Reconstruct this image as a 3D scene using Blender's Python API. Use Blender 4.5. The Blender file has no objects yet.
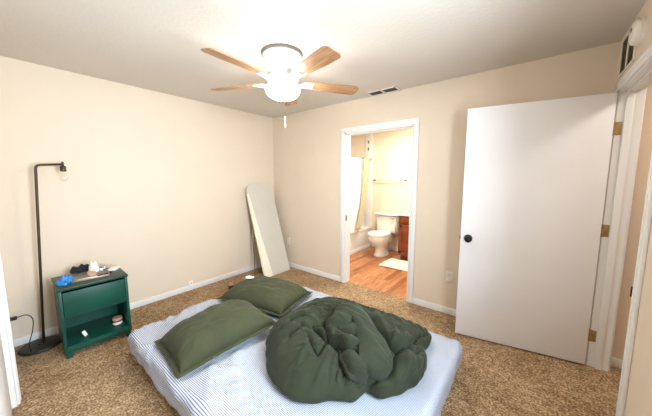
import bpy, bmesh, math, random
import numpy as np
from mathutils import Vector, Matrix
random.seed(4)
PI = math.pi
sc = bpy.context.scene
COL = sc.collection
W = 3.86          # right wall
S = -2.96         # front (closet) wall
H = 2.44

# ------------------------------------------------------------------ materials
def nodes(name):
    m = bpy.data.materials.new(name); m.use_nodes = True
    nt = m.node_tree
    return m, nt, nt.nodes['Principled BSDF']

def mat(name, col, rough=0.6, metal=0.0, noise=0.0, nscale=20, bump=0.0, bscale=60, spec=0.4, col2=None, sheen=0.0, **kw):
    m, nt, b = nodes(name)
    b.inputs['Base Color'].default_value = (*col, 1)
    b.inputs['Roughness'].default_value = rough
    b.inputs['Metallic'].default_value = metal
    b.inputs['Specular IOR Level'].default_value = spec
    if sheen: b.inputs['Sheen Weight'].default_value = sheen
    tc = nt.nodes.new('ShaderNodeTexCoord')
    if noise or col2:
        n = nt.nodes.new('ShaderNodeTexNoise'); n.inputs['Scale'].default_value = nscale
        n.inputs['Detail'].default_value = 4
        nt.links.new(tc.outputs['Object'], n.inputs['Vector'])
        r = nt.nodes.new('ShaderNodeValToRGB')
        c2 = col2 if col2 else tuple(c * (1 - noise) for c in col)
        r.color_ramp.elements[0].color = (*c2, 1); r.color_ramp.elements[1].color = (*col, 1)
        r.color_ramp.elements[0].position = 0.35; r.color_ramp.elements[1].position = 0.65
        nt.links.new(n.outputs['Fac'], r.inputs['Fac']); nt.links.new(r.outputs['Color'], b.inputs['Base Color'])
    if bump:
        n2 = nt.nodes.new('ShaderNodeTexNoise'); n2.inputs['Scale'].default_value = bscale; n2.inputs['Detail'].default_value = 3
        nt.links.new(tc.outputs['Object'], n2.inputs['Vector'])
        bp = nt.nodes.new('ShaderNodeBump'); bp.inputs['Strength'].default_value = bump; bp.inputs['Distance'].default_value = 0.01
        nt.links.new(n2.outputs['Fac'], bp.inputs['Height']); nt.links.new(bp.outputs['Normal'], b.inputs['Normal'])
    for k, v in kw.items(): b.inputs[k].default_value = v
    return m

def srgb(r, g, b):
    f = lambda c: (c/255/12.92 if c/255 <= .04045 else ((c/255+.055)/1.055)**2.4)
    return (f(r), f(g), f(b))

M = {}
M['wall'] = mat('wall_paint', srgb(222, 205, 183), .75, bump=.10, bscale=75, noise=.02, nscale=3)
M['hall'] = mat('hall_paint', srgb(224, 204, 182), .75, bump=.10, bscale=75)
M['bathwall'] = mat('bath_paint', srgb(240, 224, 200), .6, bump=.08, bscale=75)
M['ceil'] = mat('ceiling_paint', srgb(216, 208, 197), .85, bump=.25, bscale=45)
M['white'] = mat('white_trim', srgb(232, 230, 226), .4)
M['door'] = mat('door_paint', srgb(238, 236, 236), .45, noise=.02, nscale=2)
M['plastic'] = mat('white_plastic', srgb(235, 230, 220), .35)
M['slot'] = mat('dark_slot', srgb(50, 42, 35), .6)
M['louvre'] = mat('louvre_grey', srgb(110, 104, 92), .6)
M['ventdark'] = mat('vent_dark', srgb(66, 60, 48), .9)
M['brass'] = mat('brass', srgb(176, 150, 100), .4, metal=.5, noise=.3, nscale=60)
M['black'] = mat('black_metal', srgb(30, 27, 24), .35, metal=.6)
M['lampbronze'] = mat('dark_bronze', srgb(70, 58, 44), .42, metal=.5)
M['lampbase'] = mat('lamp_base_black', srgb(38, 34, 30), .5)
M['chrome'] = mat('chrome', srgb(210, 210, 210), .15, metal=1)
M['steel'] = mat('grey_steel', srgb(150, 135, 115), .35, metal=.7)
M['porcelain'] = mat('porcelain', srgb(240, 237, 228), .12, spec=.6)
M['green'] = mat('green_paint', srgb(11, 74, 60), .42, noise=.25, nscale=6)
M['greentop'] = mat('green_top', srgb(34, 62, 52), .4, noise=.25, nscale=8)
M['fanwhite'] = mat('fan_white', srgb(228, 232, 230), .35)
M['tubwhite'] = mat('tub_acrylic', srgb(240, 236, 226), .2)
M['curtain'] = mat('curtain_white', srgb(240, 236, 225), .7)
M['liner'] = mat('curtain_tan', srgb(176, 164, 130), .7)
M['rug'] = mat('white_rug', srgb(240, 235, 222), .95, bump=1, bscale=90, noise=.1, nscale=40)
M['tray'] = mat('grey_tray', srgb(118, 116, 105), .45, noise=.2, nscale=30)
M['navy'] = mat('navy_cloth', srgb(24, 30, 42), .9)
M['blue'] = mat('blue_plastic', srgb(40, 130, 200), .25, spec=.6)
M['paper'] = mat('white_paper', srgb(238, 232, 222), .8)
M['beigepaper'] = mat('beige_paper', srgb(215, 200, 175), .8)
M['pinktan'] = mat('pink_tan', srgb(200, 160, 135), .6, noise=.2, nscale=50)
M['rust'] = mat('dark_red_band', srgb(110, 60, 48), .5)
M['blackplastic'] = mat('black_plastic', srgb(28, 24, 26), .4)
M['ironcover'] = mat('ironing_cover', srgb(206, 198, 184), .85, bump=.1, bscale=200, noise=.03, nscale=5)
M['ironskirt'] = mat('ironing_underside', srgb(238, 230, 210), .7)
M['mattress'] = mat('mattress_ticking', srgb(238, 232, 222), .85, bump=.2, bscale=120)
M['counter'] = mat('counter_top', srgb(240, 232, 218), .2)
M['vanity'] = mat('vanity_wood', srgb(146, 76, 38), .3, col2=srgb(108, 50, 24), nscale=9)
M['bluebottle'] = mat('blue_green_glass', srgb(90, 190, 200), .2)

def fabric(name, c1, c2):
    m = mat(name, c1, .88, col2=c2, nscale=5, sheen=.06, spec=.2)
    nt = m.node_tree; b = nt.nodes['Principled BSDF']
    tc = nt.nodes.new('ShaderNodeTexCoord')
    n = nt.nodes.new('ShaderNodeTexNoise'); n.inputs['Scale'].default_value = 14; n.inputs['Detail'].default_value = 5
    n.inputs['Distortion'].default_value = 1.2
    mp = nt.nodes.new('ShaderNodeMapping'); mp.inputs['Scale'].default_value = (1, 1, .6)
    nt.links.new(tc.outputs['Object'], mp.inputs['Vector']); nt.links.new(mp.outputs['Vector'], n.inputs['Vector'])
    bp = nt.nodes.new('ShaderNodeBump'); bp.inputs['Strength'].default_value = .18; bp.inputs['Distance'].default_value = .02
    nt.links.new(n.outputs['Fac'], bp.inputs['Height']); nt.links.new(bp.outputs['Normal'], b.inputs['Normal'])
    return m
M['pillow'] = fabric('olive_pillow', srgb(70, 72, 50), srgb(62, 65, 44))
M['comforter'] = fabric('dark_green_cotton', srgb(50, 55, 39), srgb(43, 49, 34))

def wood_blade():
    m, nt, b = nodes('blade_wood')
    tc = nt.nodes.new('ShaderNodeTexCoord'); mp = nt.nodes.new('ShaderNodeMapping'); mp.inputs['Scale'].default_value = (1.5, 22, 18)
    n = nt.nodes.new('ShaderNodeTexNoise'); n.inputs['Scale'].default_value = 3; n.inputs['Detail'].default_value = 5
    r = nt.nodes.new('ShaderNodeValToRGB')
    r.color_ramp.elements[0].position = .3; r.color_ramp.elements[1].position = .7
    r.color_ramp.elements[0].color = (*srgb(140, 96, 62), 1); r.color_ramp.elements[1].color = (*srgb(192, 148, 106), 1)
    nt.links.new(tc.outputs['UV'], mp.inputs['Vector']); nt.links.new(mp.outputs['Vector'], n.inputs['Vector'])
    nt.links.new(n.outputs['Fac'], r.inputs['Fac']); nt.links.new(r.outputs['Color'], b.inputs['Base Color'])
    b.inputs['Roughness'].default_value = .4
    return m
M['blade'] = wood_blade()

def carpet():
    m, nt, b = nodes('carpet_pile')
    tc = nt.nodes.new('ShaderNodeTexCoord')
    def noise(s, d=3, dist=0):
        n = nt.nodes.new('ShaderNodeTexNoise'); n.inputs['Scale'].default_value = s; n.inputs['Detail'].default_value = d
        n.inputs['Distortion'].default_value = dist
        nt.links.new(tc.outputs['Object'], n.inputs['Vector']); return n
    fine, mid, big = noise(85, 3), noise(24, 4, .6), noise(3.2, 3)
    mx = nt.nodes.new('ShaderNodeMath'); mx.operation = 'MULTIPLY_ADD'; mx.inputs[1].default_value = .6
    m2 = nt.nodes.new('ShaderNodeMath'); m2.operation = 'MULTIPLY'; m2.inputs[1].default_value = .28
    m3 = nt.nodes.new('ShaderNodeMath'); m3.operation = 'MULTIPLY_ADD'; m3.inputs[1].default_value = .14
    nt.links.new(mid.outputs['Fac'], m2.inputs[0])
    nt.links.new(big.outputs['Fac'], m3.inputs[0]); nt.links.new(m2.outputs[0], m3.inputs[2])
    nt.links.new(fine.outputs['Fac'], mx.inputs[0]); nt.links.new(m3.outputs[0], mx.inputs[2])
    r = nt.nodes.new('ShaderNodeValToRGB')
    e = r.color_ramp.elements
    e[0].position = .36; e[0].color = (*srgb(88, 64, 42), 1)
    e[1].position = .66; e[1].color = (*srgb(216, 188, 150), 1)
    a = e.new(.5); a.color = (*srgb(150, 122, 91), 1)
    nt.links.new(mx.outputs[0], r.inputs['Fac']); nt.links.new(r.outputs['Color'], b.inputs['Base Color'])
    b.inputs['Roughness'].default_value = .95; b.inputs['Specular IOR Level'].default_value = .1
    bp = nt.nodes.new('ShaderNodeBump'); bp.inputs['Strength'].default_value = .8; bp.inputs['Distance'].default_value = .012
    nt.links.new(mx.outputs[0], bp.inputs['Height']); nt.links.new(bp.outputs['Normal'], b.inputs['Normal'])
    return m
M['carpet'] = carpet()

def planks():
    m, nt, b = nodes('bath_planks')
    tc = nt.nodes.new('ShaderNodeTexCoord')
    mp = nt.nodes.new('ShaderNodeMapping'); mp.inputs['Rotation'].default_value = (0, 0, PI/2)
    br = nt.nodes.new('ShaderNodeTexBrick')
    br.inputs['Scale'].default_value = 1; br.inputs['Brick Width'].default_value = .9; br.inputs['Row Height'].default_value = .07
    br.inputs['Mortar Size'].default_value = .0015; br.inputs['Bias'].default_value = 0
    br.inputs['Color1'].default_value = (*srgb(212, 150, 98), 1); br.inputs['Color2'].default_value = (*srgb(158, 94, 50), 1)
    br.inputs['Mortar'].default_value = (*srgb(120, 66, 34), 1)
    n = nt.nodes.new('ShaderNodeTexNoise'); n.inputs['Scale'].default_value = 6; n.inputs['Detail'].default_value = 5
    mp2 = nt.nodes.new('ShaderNodeMapping'); mp2.inputs['Scale'].default_value = (8, 1, 1)
    mix = nt.nodes.new('ShaderNodeMix'); mix.data_type = 'RGBA'; mix.blend_type = 'MULTIPLY'; mix.inputs[0].default_value = .85
    rr = nt.nodes.new('ShaderNodeValToRGB'); rr.color_ramp.elements[0].position = .3; rr.color_ramp.elements[0].color = (.5, .4, .35, 1)
    rr.color_ramp.elements[1].position = .6; rr.color_ramp.elements[1].color = (1, 1, 1, 1)
    L = nt.links.new
    L(tc.outputs['Object'], mp.inputs['Vector']); L(mp.outputs['Vector'], br.inputs['Vector'])
    L(tc.outputs['Object'], mp2.inputs['Vector']); L(mp2.outputs['Vector'], n.inputs['Vector'])
    L(n.outputs['Fac'], rr.inputs['Fac']); L(br.outputs['Color'], mix.inputs[6]); L(rr.outputs['Color'], mix.inputs[7])
    L(mix.outputs[2], b.inputs['Base Color']); b.inputs['Roughness'].default_value = .35
    return m
M['planks'] = planks()

def stripes():
    m, nt, b = nodes('blue_ticking_stripe')
    tc = nt.nodes.new('ShaderNodeTexCoord')
    sp = nt.nodes.new('ShaderNodeSeparateXYZ')
    mu = nt.nodes.new('ShaderNodeMath'); mu.operation = 'MULTIPLY'; mu.inputs[1].default_value = 1/.009
    fr = nt.nodes.new('ShaderNodeMath'); fr.operation = 'FRACT'
    r = nt.nodes.new('ShaderNodeValToRGB'); e = r.color_ramp.elements
    e[0].position = 0; e[0].color = (*srgb(202, 206, 212), 1)
    e[1].position = .54; e[1].color = (*srgb(202, 206, 212), 1)
    a = e.new(.62); a.color = (*srgb(104, 117, 148), 1); c = e.new(.92); c.color = (*srgb(104, 117, 148), 1); d = e.new(1.0); d.color = (*srgb(202, 206, 212), 1)
    L = nt.links.new
    L(tc.outputs['UV'], sp.inputs[0]); L(sp.outputs['Y'], mu.inputs[0]); L(mu.outputs[0], fr.inputs[0]); L(fr.outputs[0], r.inputs['Fac'])
    L(r.outputs['Color'], b.inputs['Base Color']); b.inputs['Roughness'].default_value = .9
    b.inputs['Specular IOR Level'].default_value = .15
    return m
M['stripe'] = stripes()

def emit(name, col, s):
    m = bpy.data.materials.new(name); m.use_nodes = True; nt = m.node_tree; nt.nodes.clear()
    o = nt.nodes.new('ShaderNodeOutputMaterial'); e = nt.nodes.new('ShaderNodeEmission')
    e.inputs['Color'].default_value = (*col, 1); e.inputs['Strength'].default_value = s
    nt.links.new(e.outputs[0], o.inputs['Surface']); return m
M['globe'] = emit('lit_frosted_glass', (1, .955, .89), 23)

def glass(name, col=(1, 1, 1), gl=.12):
    m = bpy.data.materials.new(name); m.use_nodes = True; nt = m.node_tree; nt.nodes.clear()
    o = nt.nodes.new('ShaderNodeOutputMaterial'); t = nt.nodes.new('ShaderNodeBsdfTransparent'); g = nt.nodes.new('ShaderNodeBsdfGlossy')
    g.inputs['Roughness'].default_value = .03; t.inputs['Color'].default_value = (*col, 1)
    mx = nt.nodes.new('ShaderNodeMixShader'); mx.inputs[0].default_value = gl
    nt.links.new(t.outputs[0], mx.inputs[1]); nt.links.new(g.outputs[0], mx.inputs[2]); nt.links.new(mx.outputs[0], o.inputs['Surface'])
    return m
M['bulbglass'] = glass('clear_bulb_glass', (.985, .975, .95), .05)
M['pane'] = glass('added_window_glass', (1, 1, 1), .08)

# ------------------------------------------------------------------ helpers
class MB:
    def __init__(s): s.bm = bmesh.new()
    def _add(s, b2, mx=None):
        if mx is not None: b2.transform(mx)
        me = bpy.data.meshes.new('t'); b2.to_mesh(me); b2.free(); s.bm.from_mesh(me); bpy.data.meshes.remove(me); return s
    def box(s, x0, x1, y0, y1, z0, z1, bev=0.0, mx=None, seg=2):
        b = bmesh.new(); bmesh.ops.create_cube(b, size=1)
        b.transform(Matrix.Translation(((x0+x1)/2, (y0+y1)/2, (z0+z1)/2)) @ Matrix.Diagonal((x1-x0, y1-y0, z1-z0, 1)))
        if bev: bmesh.ops.bevel(b, geom=b.edges[:], offset=bev, segments=seg, affect='EDGES', profile=.5)
        return s._add(b, mx)
    def lathe(s, prof, cx=0, cy=0, n=40, mx=None, sx=1, sy=1, cap=True):
        b = bmesh.new(); rings = []
        for r, z in prof:
            if r < 1e-5: rings.append([b.verts.new((0, 0, z))])
            else: rings.append([b.verts.new((r*sx*math.cos(2*PI*k/n), r*sy*math.sin(2*PI*k/n), z)) for k in range(n)])
        for A, B in zip(rings, rings[1:]):
            for k in range(n):
                k2 = (k+1) % n
                if len(A) == 1 and len(B) == 1: continue
                if len(A) == 1: b.faces.new((A[0], B[k], B[k2]))
                elif len(B) == 1: b.faces.new((A[k], A[k2], B[0]))
                else: b.faces.new((A[k], A[k2], B[k2], B[k]))
        if cap:
            for Rg in (rings[0], rings[-1]):
                if len(Rg) > 1: b.faces.new(Rg)
        bmesh.ops.recalc_face_normals(b, faces=b.faces[:])
        b.transform(Matrix.Translation((cx, cy, 0)))
        return s._add(b, mx)
    def tube(s, pts, r, n=10, mx=None):
        b = bmesh.new(); pts = [Vector(p) for p in pts]; rings = []
        up = Vector((0, 0, 1)); N = len(pts)
        for i, p in enumerate(pts):
            t = (pts[min(i+1, N-1)] - pts[max(i-1, 0)]).normalized()
            if i == 0:
                a = up if abs(t.z) < .9 else Vector((1, 0, 0)); u = t.cross(a).normalized()
            else:
                u = (u - t*u.dot(t)).normalized()
            v = t.cross(u); rr = r[i] if isinstance(r, (list, tuple)) else r
            rings.append([b.verts.new(p + (u*math.cos(2*PI*k/n) + v*math.sin(2*PI*k/n))*rr) for k in range(n)])
        for A, B in zip(rings, rings[1:]):
            for k in range(n): b.faces.new((A[k], A[(k+1) % n], B[(k+1) % n], B[k]))
        b.faces.new(rings[0]); b.faces.new(rings[-1])
        bmesh.ops.recalc_face_normals(b, faces=b.faces[:])
        return s._add(b, mx)
    def prism(s, poly, z0, z1, bev=0, mx=None):
        b = bmesh.new(); A = [b.verts.new((x, y, z0)) for x, y in poly]; B = [b.verts.new((x, y, z1)) for x, y in poly]
        b.faces.new(A); b.faces.new(B); n = len(poly)
        for k in range(n): b.faces.new((A[k], A[(k+1) % n], B[(k+1) % n], B[k]))
        bmesh.ops.recalc_face_normals(b, faces=b.faces[:])
        if bev: bmesh.ops.bevel(b, geom=[e for e in b.edges if abs(e.verts[0].co.z-e.verts[1].co.z) < 1e-6], offset=bev, segments=2, affect='EDGES')
        return s._add(b, mx)
    def build(s, name, m, parent=None, smooth=False, angle=None):
        me = bpy.data.meshes.new(name); s.bm.to_mesh(me); s.bm.free()
        return link(name, me, m, parent, smooth, angle)

def link(name, me, m, parent=None, smooth=False, angle=None):
    me.materials.append(m)
    o = bpy.data.objects.new(name, me); COL.objects.link(o)
    if smooth or angle:
        me.polygons.foreach_set('use_smooth', [True]*len(me.polygons))
        if angle: me.set_sharp_from_angle(angle=math.radians(angle))
    if parent: o.parent = parent
    me.update()
    return o

def tag(o, label=None, cat=None, group=None, kind=None):
    if label: o['label'] = label
    if cat: o['category'] = cat
    if group: o['group'] = group
    if kind: o['kind'] = kind
    return o

def thing(name, label, cat, loc=(0, 0, 0), rz=0, group=None):
    o = bpy.data.objects.new(name, None); COL.objects.link(o); o.location = loc; o.rotation_euler = (0, 0, rz)
    o.empty_display_size = .1
    return tag(o, label, cat, group)

def struct(o, label, cat): return tag(o, label, cat, kind='structure')

def arc(c, r, a0, a1, n, ax='xz', y=0):
    out = []
    for i in range(n+1):
        a = math.radians(a0 + (a1-a0)*i/n)
        out.append((c[0]+r*math.cos(a), y, c[1]+r*math.sin(a)))
    return out

def catmull(P, n=8):
    P = [Vector(p) for p in P]; Q = [P[0]] + P + [P[-1]]; out = []
    for i in range(1, len(Q)-2):
        for k in range(n):
            t = k/n
            out.append(.5*((2*Q[i]) + (Q[i+1]-Q[i-1])*t + (2*Q[i-1]-5*Q[i]+4*Q[i+1]-Q[i+2])*t*t + (3*Q[i]-Q[i-1]-3*Q[i+1]+Q[i+2])*t**3))
    out.append(P[-1]); return out

# gradient noise, vectorised
_rng = np.random.RandomState(7)
_perm = _rng.permutation(256); _perm = np.concatenate([_perm, _perm]); _ga = _rng.rand(256)*2*np.pi
def pn(x, y):
    x = np.asarray(x, float); y = np.asarray(y, float)
    xi = np.floor(x).astype(int); yi = np.floor(y).astype(int); xf = x-xi; yf = y-yi
    def g(ix, iy, dx, dy):
        a = _ga[_perm[_perm[ix & 255] + (iy & 255)]]; return np.cos(a)*dx+np.sin(a)*dy
    u = xf**3*(xf*(xf*6-15)+10); v = yf**3*(yf*(yf*6-15)+10)
    n0 = g(xi, yi, xf, yf)*(1-u)+g(xi+1, yi, xf-1, yf)*u
    n1 = g(xi, yi+1, xf, yf-1)*(1-u)+g(xi+1, yi+1, xf-1, yf-1)*u
    return (n0*(1-v)+n1*v)*1.5
def sst(a, b, x):
    t = np.clip((x-a)/(b-a), 0, 1); return t*t*(3-2*t)
def segdist(X, Y, pts):
    """distance to a polyline, fraction along it, signed side"""
    best = np.full(X.shape, 1e9); fr = np.zeros(X.shape)
    L = [math.hypot(b[0]-a[0], b[1]-a[1]) for a, b in zip(pts, pts[1:])]; T = sum(L); acc = 0
    for (a, b), l in zip(zip(pts, pts[1:]), L):
        dx, dy = b[0]-a[0], b[1]-a[1]
        t = np.clip(((X-a[0])*dx+(Y-a[1])*dy)/(l*l), 0, 1)
        d = np.hypot(X-a[0]-t*dx, Y-a[1]-t*dy); k = d < best
        best = np.where(k, d, best); fr = np.where(k, (acc+t*l)/T, fr); acc += l
    return best, fr

def grid_mesh(name, V, closed_u=False, uv=None, cap_first=False):
    """V: array (nu, nv, 3); closed_u wraps the second axis"""
    nu, nv = V.shape[:2]
    verts = V.reshape(-1, 3)
    i = np.arange(nu-1)[:, None]; j = np.arange(nv if closed_u else nv-1)[None, :]
    j2 = (j+1) % nv
    f = np.stack([i*nv+j, i*nv+j2, (i+1)*nv+j2, (i+1)*nv+j], -1).reshape(-1, 4)
    me = bpy.data.meshes.new(name)
    me.from_pydata(verts.tolist(), [], f.tolist())
    if uv is not None:
        ul = me.uv_layers.new(name='UVMap'); li = np.empty(len(me.loops), int); me.loops.foreach_get('vertex_index', li)
        ul.data.foreach_set('uv', uv.reshape(-1, 2)[li].ravel())
    return me

# ------------------------------------------------------------------ room shell
bx0, bx1, bz = 1.437, 2.362, 2.05         # bathroom opening
dy0, dy1 = -1.065, -.150                  # hall opening in the right wall
cx0, cx1 = .93, 3.82                      # closet opening

struct(MB().box(-.12, W+.11, -3.75, .06, -.1, 0).box(W+.11, 5.3, -1.65, .06, -.1, 0).build('floor', M['carpet']), 'tan speckled cut pile bedroom carpet', 'floor')
struct(MB().box(-.12, 2.75, .06, 2.1, -.1, -.004).build('floor_bathroom', M['planks']), 'orange brown wood plank bathroom floor', 'floor')
struct(MB().box(-.12, W+.11, -3.75, 2.1, H, H+.1).box(W+.11, 5.3, -1.65, 2.1, H, H+.1).build('ceiling', M['ceil']), 'off white textured ceiling over the bedroom', 'ceiling')
struct(MB().box(-.12, 0, S-.12, .12, 0, H).build('wall_left', M['wall']), 'beige wall behind the green nightstand', 'wall')
b = MB(); b.box(0, bx0, 0, .12, 0, H); b.box(bx1, 3.97, 0, .12, 0, H); b.box(bx0, bx1, 0, .12, bz, H)
struct(b.build('wall_back', M['wall']), 'beige wall with the bathroom doorway', 'wall')
b = MB(); b.box(W, W+.11, dy1, 0, 0, H); b.box(W, W+.11, dy0, dy1, 2.06, H)
b.box(W, W+.11, -1.72, dy0, 0, H); b.box(W, W+.11, -3.7, -2.72, 0, H); b.box(W, W+.11, -2.72, -1.72, 0, .9); b.box(W, W+.11, -2.72, -1.72, 2.1, H)
struct(b.build('wall_right', M['wall']), 'beige wall with the hall doorway and high vent', 'wall')
b = MB(); b.box(0, cx0, S-.12, S, 0, H); b.box(cx0, W, S-.12, S, 2.06, H); b.box(cx1, W, S-.12, S, 0, H)
struct(b.build('wall_front', M['wall']), 'beige wall sliver beside the closet opening', 'wall')
b = MB(); b.box(0, .9, -3.75, S-.12, 0, H); b.box(.9, W, -3.75, -3.68, 0, H)
struct(b.build('wall_closet', M['wall']), 'beige wall inside the closet', 'wall')
b = MB(); b.box(W+.11, 5.3, -.045, .06, 0, H); b.box(5.2, 5.3, -1.65, -.045, 0, H); b.box(W+.11, 5.2, -1.65, -1.58, 0, H)
struct(b.build('wall_hall', M['hall']), 'beige hallway wall past the open door', 'wall')
b = MB(); b.box(-.12, 0, .12, 2.1, 0, H); b.box(0, 2.75, 1.97, 2.1, 0, H); b.box(2.6, 2.75, .12, 1.97, 0, H)
struct(b.build('wall_bathroom', M['bathwall']), 'bright cream bathroom wall behind the toilet', 'wall')

# baseboards
def baseb(name, segs, label, h=.07):
    b = MB()
    for s in segs: b.box(*s, 0, h, bev=.003)
    struct(b.build(name, M['white'], angle=40), label, 'baseboard')
baseb('baseboard_left', [(0, .013, S, 0)], 'white baseboard along the left wall')
baseb('baseboard_back', [(0, bx0-.058, -.013, 0), (bx1+.06, W, -.013, 0)], 'white baseboard beside the bathroom doorway')
baseb('baseboard_front', [(.013, cx0-.07, S, S+.014)], 'white baseboard end beside the closet casing')
baseb('baseboard_hall', [(W+.11, 5.2, -.058, -.045)], 'white baseboard of the hallway past the door')
baseb('baseboard_bathroom', [(.8, 1.6, 1.957, 1.97), (.782, .79, .45, 1.96)], 'white baseboard behind the toilet', .075)

# bathroom door casing + jambs
b = MB()
cw = .058
for yy0, yy1 in ((-.016, 0), (.12, .136)):
    b.box(bx0-cw, bx0+.004, yy0, yy1, 0, bz+cw, bev=.004); b.box(bx1-.004, bx1+cw, yy0, yy1, 0, bz+cw, bev=.004)
    b.box(bx0-cw, bx1+cw, yy0-.001 if yy0 < 0 else yy0, yy1 if yy0 < 0 else yy1+.001, bz-.004, bz+cw, bev=.004)
b.box(bx0-.025, bx0-.010, -.022, 0, 0, bz+.03, bev=.004); b.box(bx1+.010, bx1+.025, -.022, 0, 0, bz+.03, bev=.004)
b.box(bx0-.02, bx1+.02, -.022, 0, bz+.012, bz+.027, bev=.004)
b.box(bx0, bx0+.018, -.002, .122, 0, bz); b.box(bx1-.018, bx1, -.002, .122, 0, bz); b.box(bx0, bx1, -.002, .122, bz-.018, bz)
b.box(bx0+.018, bx0+.028, .04, .075, 0, bz-.018); b.box(bx1-.028, bx1-.018, .04, .075, 0, bz-.018); b.box(bx0+.018, bx1-.018, .04, .075, bz-.028, bz-.018)
tr = struct(b.build('trim_1', M['white'], angle=40), 'white casing around the bathroom doorway', 'door casing')
MB().box(bx0+.0175, bx0+.0195, .012, .036, .88, .95).build('strike_plate', M['lampbronze'], tr)
# hall door casing and jambs
b = MB()
jy0, jy1 = dy0+.015, dy1-.015      # faces of the jambs
for xa, xb in ((W-.015, W), (W+.11, W+.125)):
    b.box(xa, xb, dy1-.008, dy1+.055, 0, 2.11, bev=.004); b.box(xa, xb, dy0-.055, dy0+.008, 0, 2.11, bev=.004)
    b.box(xa-.001, xb+.001, dy0-.055, dy1+.055, 2.052, 2.112, bev=.004)
b.box(W-.021, W, dy0-.04, dy0-.024, 0, 2.09, bev=.004); b.box(W-.021, W, dy0-.03, dy1+.03, 2.075, 2.092, bev=.004)
b.box(W-.002, W+.112, jy1, dy1, 0, 2.06); b.box(W-.002, W+.112, dy0, jy0, 0, 2.06); b.box(W-.002, W+.112, dy0, dy1, 2.045, 2.06)
b.box(W+.036, W+.075, jy1-.012, jy1, 0, 2.045, bev=.002); b.box(W+.036, W+.075, jy0, jy0+.012, 0, 2.045, bev=.002); b.box(W+.036, W+.075, jy0, jy1, 2.033, 2.045, bev=.002)
tr2 = struct(b.build('trim_2', M['white'], angle=40), 'white casing around the hall doorway at right', 'door casing')
MB().box(W-.006, W+.03, jy0-.001, jy0+.0018, .87, .95).box(W-.0185, W-.004, jy0-.004, jy0+.002, .885, .935).build('strike_plate', M['black'], tr2)
# closet casing
b = MB(); b.box(cx0-.07, cx0, S, S+.015, 0, 2.12, bev=.004); b.box(cx0-.07, W-.0, S, S+.015, 2.05, 2.12, bev=.004)
b.box(cx0-.055, cx0-.04, S, S+.02, 0, 2.1, bev=.004)
b.box(cx0, cx0+.012, S-.12, S, 0, 2.05)
struct(b.build('trim_3', M['white'], angle=40), 'white casing of the closet at the left edge', 'door casing')
b = MB(); b.box(cx0+.014, 2.1, S-.055, S-.022, .012, 2.045, bev=.002)
c = struct(b.build('door_2', M['door'], angle=40), 'white sliding closet door at the left edge', 'closet door')
b = MB(); b.box(cx0+.04, 2.16, S-.105, S-.072, .012, 2.045, bev=.002)
struct(b.build('door_3', M['door'], angle=40), 'white sliding closet door behind the first one', 'closet door')

# open bedroom door, hinged on the far jamb
hx, hy = 3.853, -.172
ang = math.atan2(-.342+.174, 2.938-3.833)
door = MB().box(.01, .918, -.0175, .0175, .014, 2.042, bev=.0015).build('door_1', M['door'], angle=40)
door.location = (hx, hy, 0); door.rotation_euler = (0, 0, ang)
struct(door, 'flat white bedroom door standing open against the wall', 'door')
# local +y points to the room side of the open leaf (towards the camera)
def knob_mb(side):
    b = MB(); mx = Matrix.Translation((.858, side*.0175, .925)) @ Matrix.Rotation(-side*PI/2, 4, 'X')
    b.lathe([(.033, 0), (.033, .005), (.028, .009), (.013, .011), (.012, .032), (.022, .038), (.028, .048), (.027, .058), (.02, .064), (0, .065)], n=32, mx=mx); return b
for sd in (-1, 1): tag(knob_mb(sd).build('door_knob', M['black'], door, angle=40), 'round black door knob')
MB().box(.9175, .9192, -.012, .012, .89, .96).box(.918, .926, -.007, .007, .913, .934, bev=.002).build('latch', M['lampbronze'], door)
for z in (1.80, 1.07, .25):
    b = MB()
    b.box(W-.004, W+.031, jy1-.0025, jy1+.001, z-.045, z+.045, bev=.0008)
    b.lathe([(.0065, z-.046), (.0065, z+.046)], cx=W-.007, cy=jy1-.006, n=14)
    for dz in (-.03, 0, .03): b.lathe([(.004, 0), (.0035, .0012), (0, .0014)], n=10, mx=Matrix.Translation((W+.016, jy1-.0025, z+dz)) @ Matrix.Rotation(PI/2, 4, 'X'))
    o = b.build('hinge', M['brass'], angle=40); o.parent = door; o.matrix_parent_inverse = (Matrix.Translation(door.location) @ Matrix.Rotation(ang, 4, 'Z')).inverted(); tag(o, 'brass hinge')

# unseen window added in the right wall to let in cool fill light
b = MB(); y0, y1 = -2.72, -1.72
b.box(W-.015, W+.02, y0-.06, y0, .84, 2.16, bev=.004); b.box(W-.015, W+.02, y1, y1+.06, .84, 2.16, bev=.004)
b.box(W-.015, W+.02, y0-.06, y1+.06, 2.1, 2.16, bev=.004); b.box(W-.04, W+.02, y0-.08, y1+.08, .87, .9, bev=.004)
b.box(W+.03, W+.08, y0, y0+.04, .9, 2.1); b.box(W+.03, W+.08, y1-.04, y1, .9, 2.1); b.box(W+.03, W+.08, y0, y1, .9, .94); b.box(W+.03, W+.08, y0, y1, 2.06, 2.1); b.box(W+.03, W+.08, y0, y1, 1.48, 1.52)
wn = struct(b.build('added_window_1', M['white'], angle=40), 'added white framed window out of view, for cool fill light', 'window')
MB().box(W+.05, W+.055, y0+.04, y1-.04, .94, 2.06).build('added_window_pane', M['pane'], wn)

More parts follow.
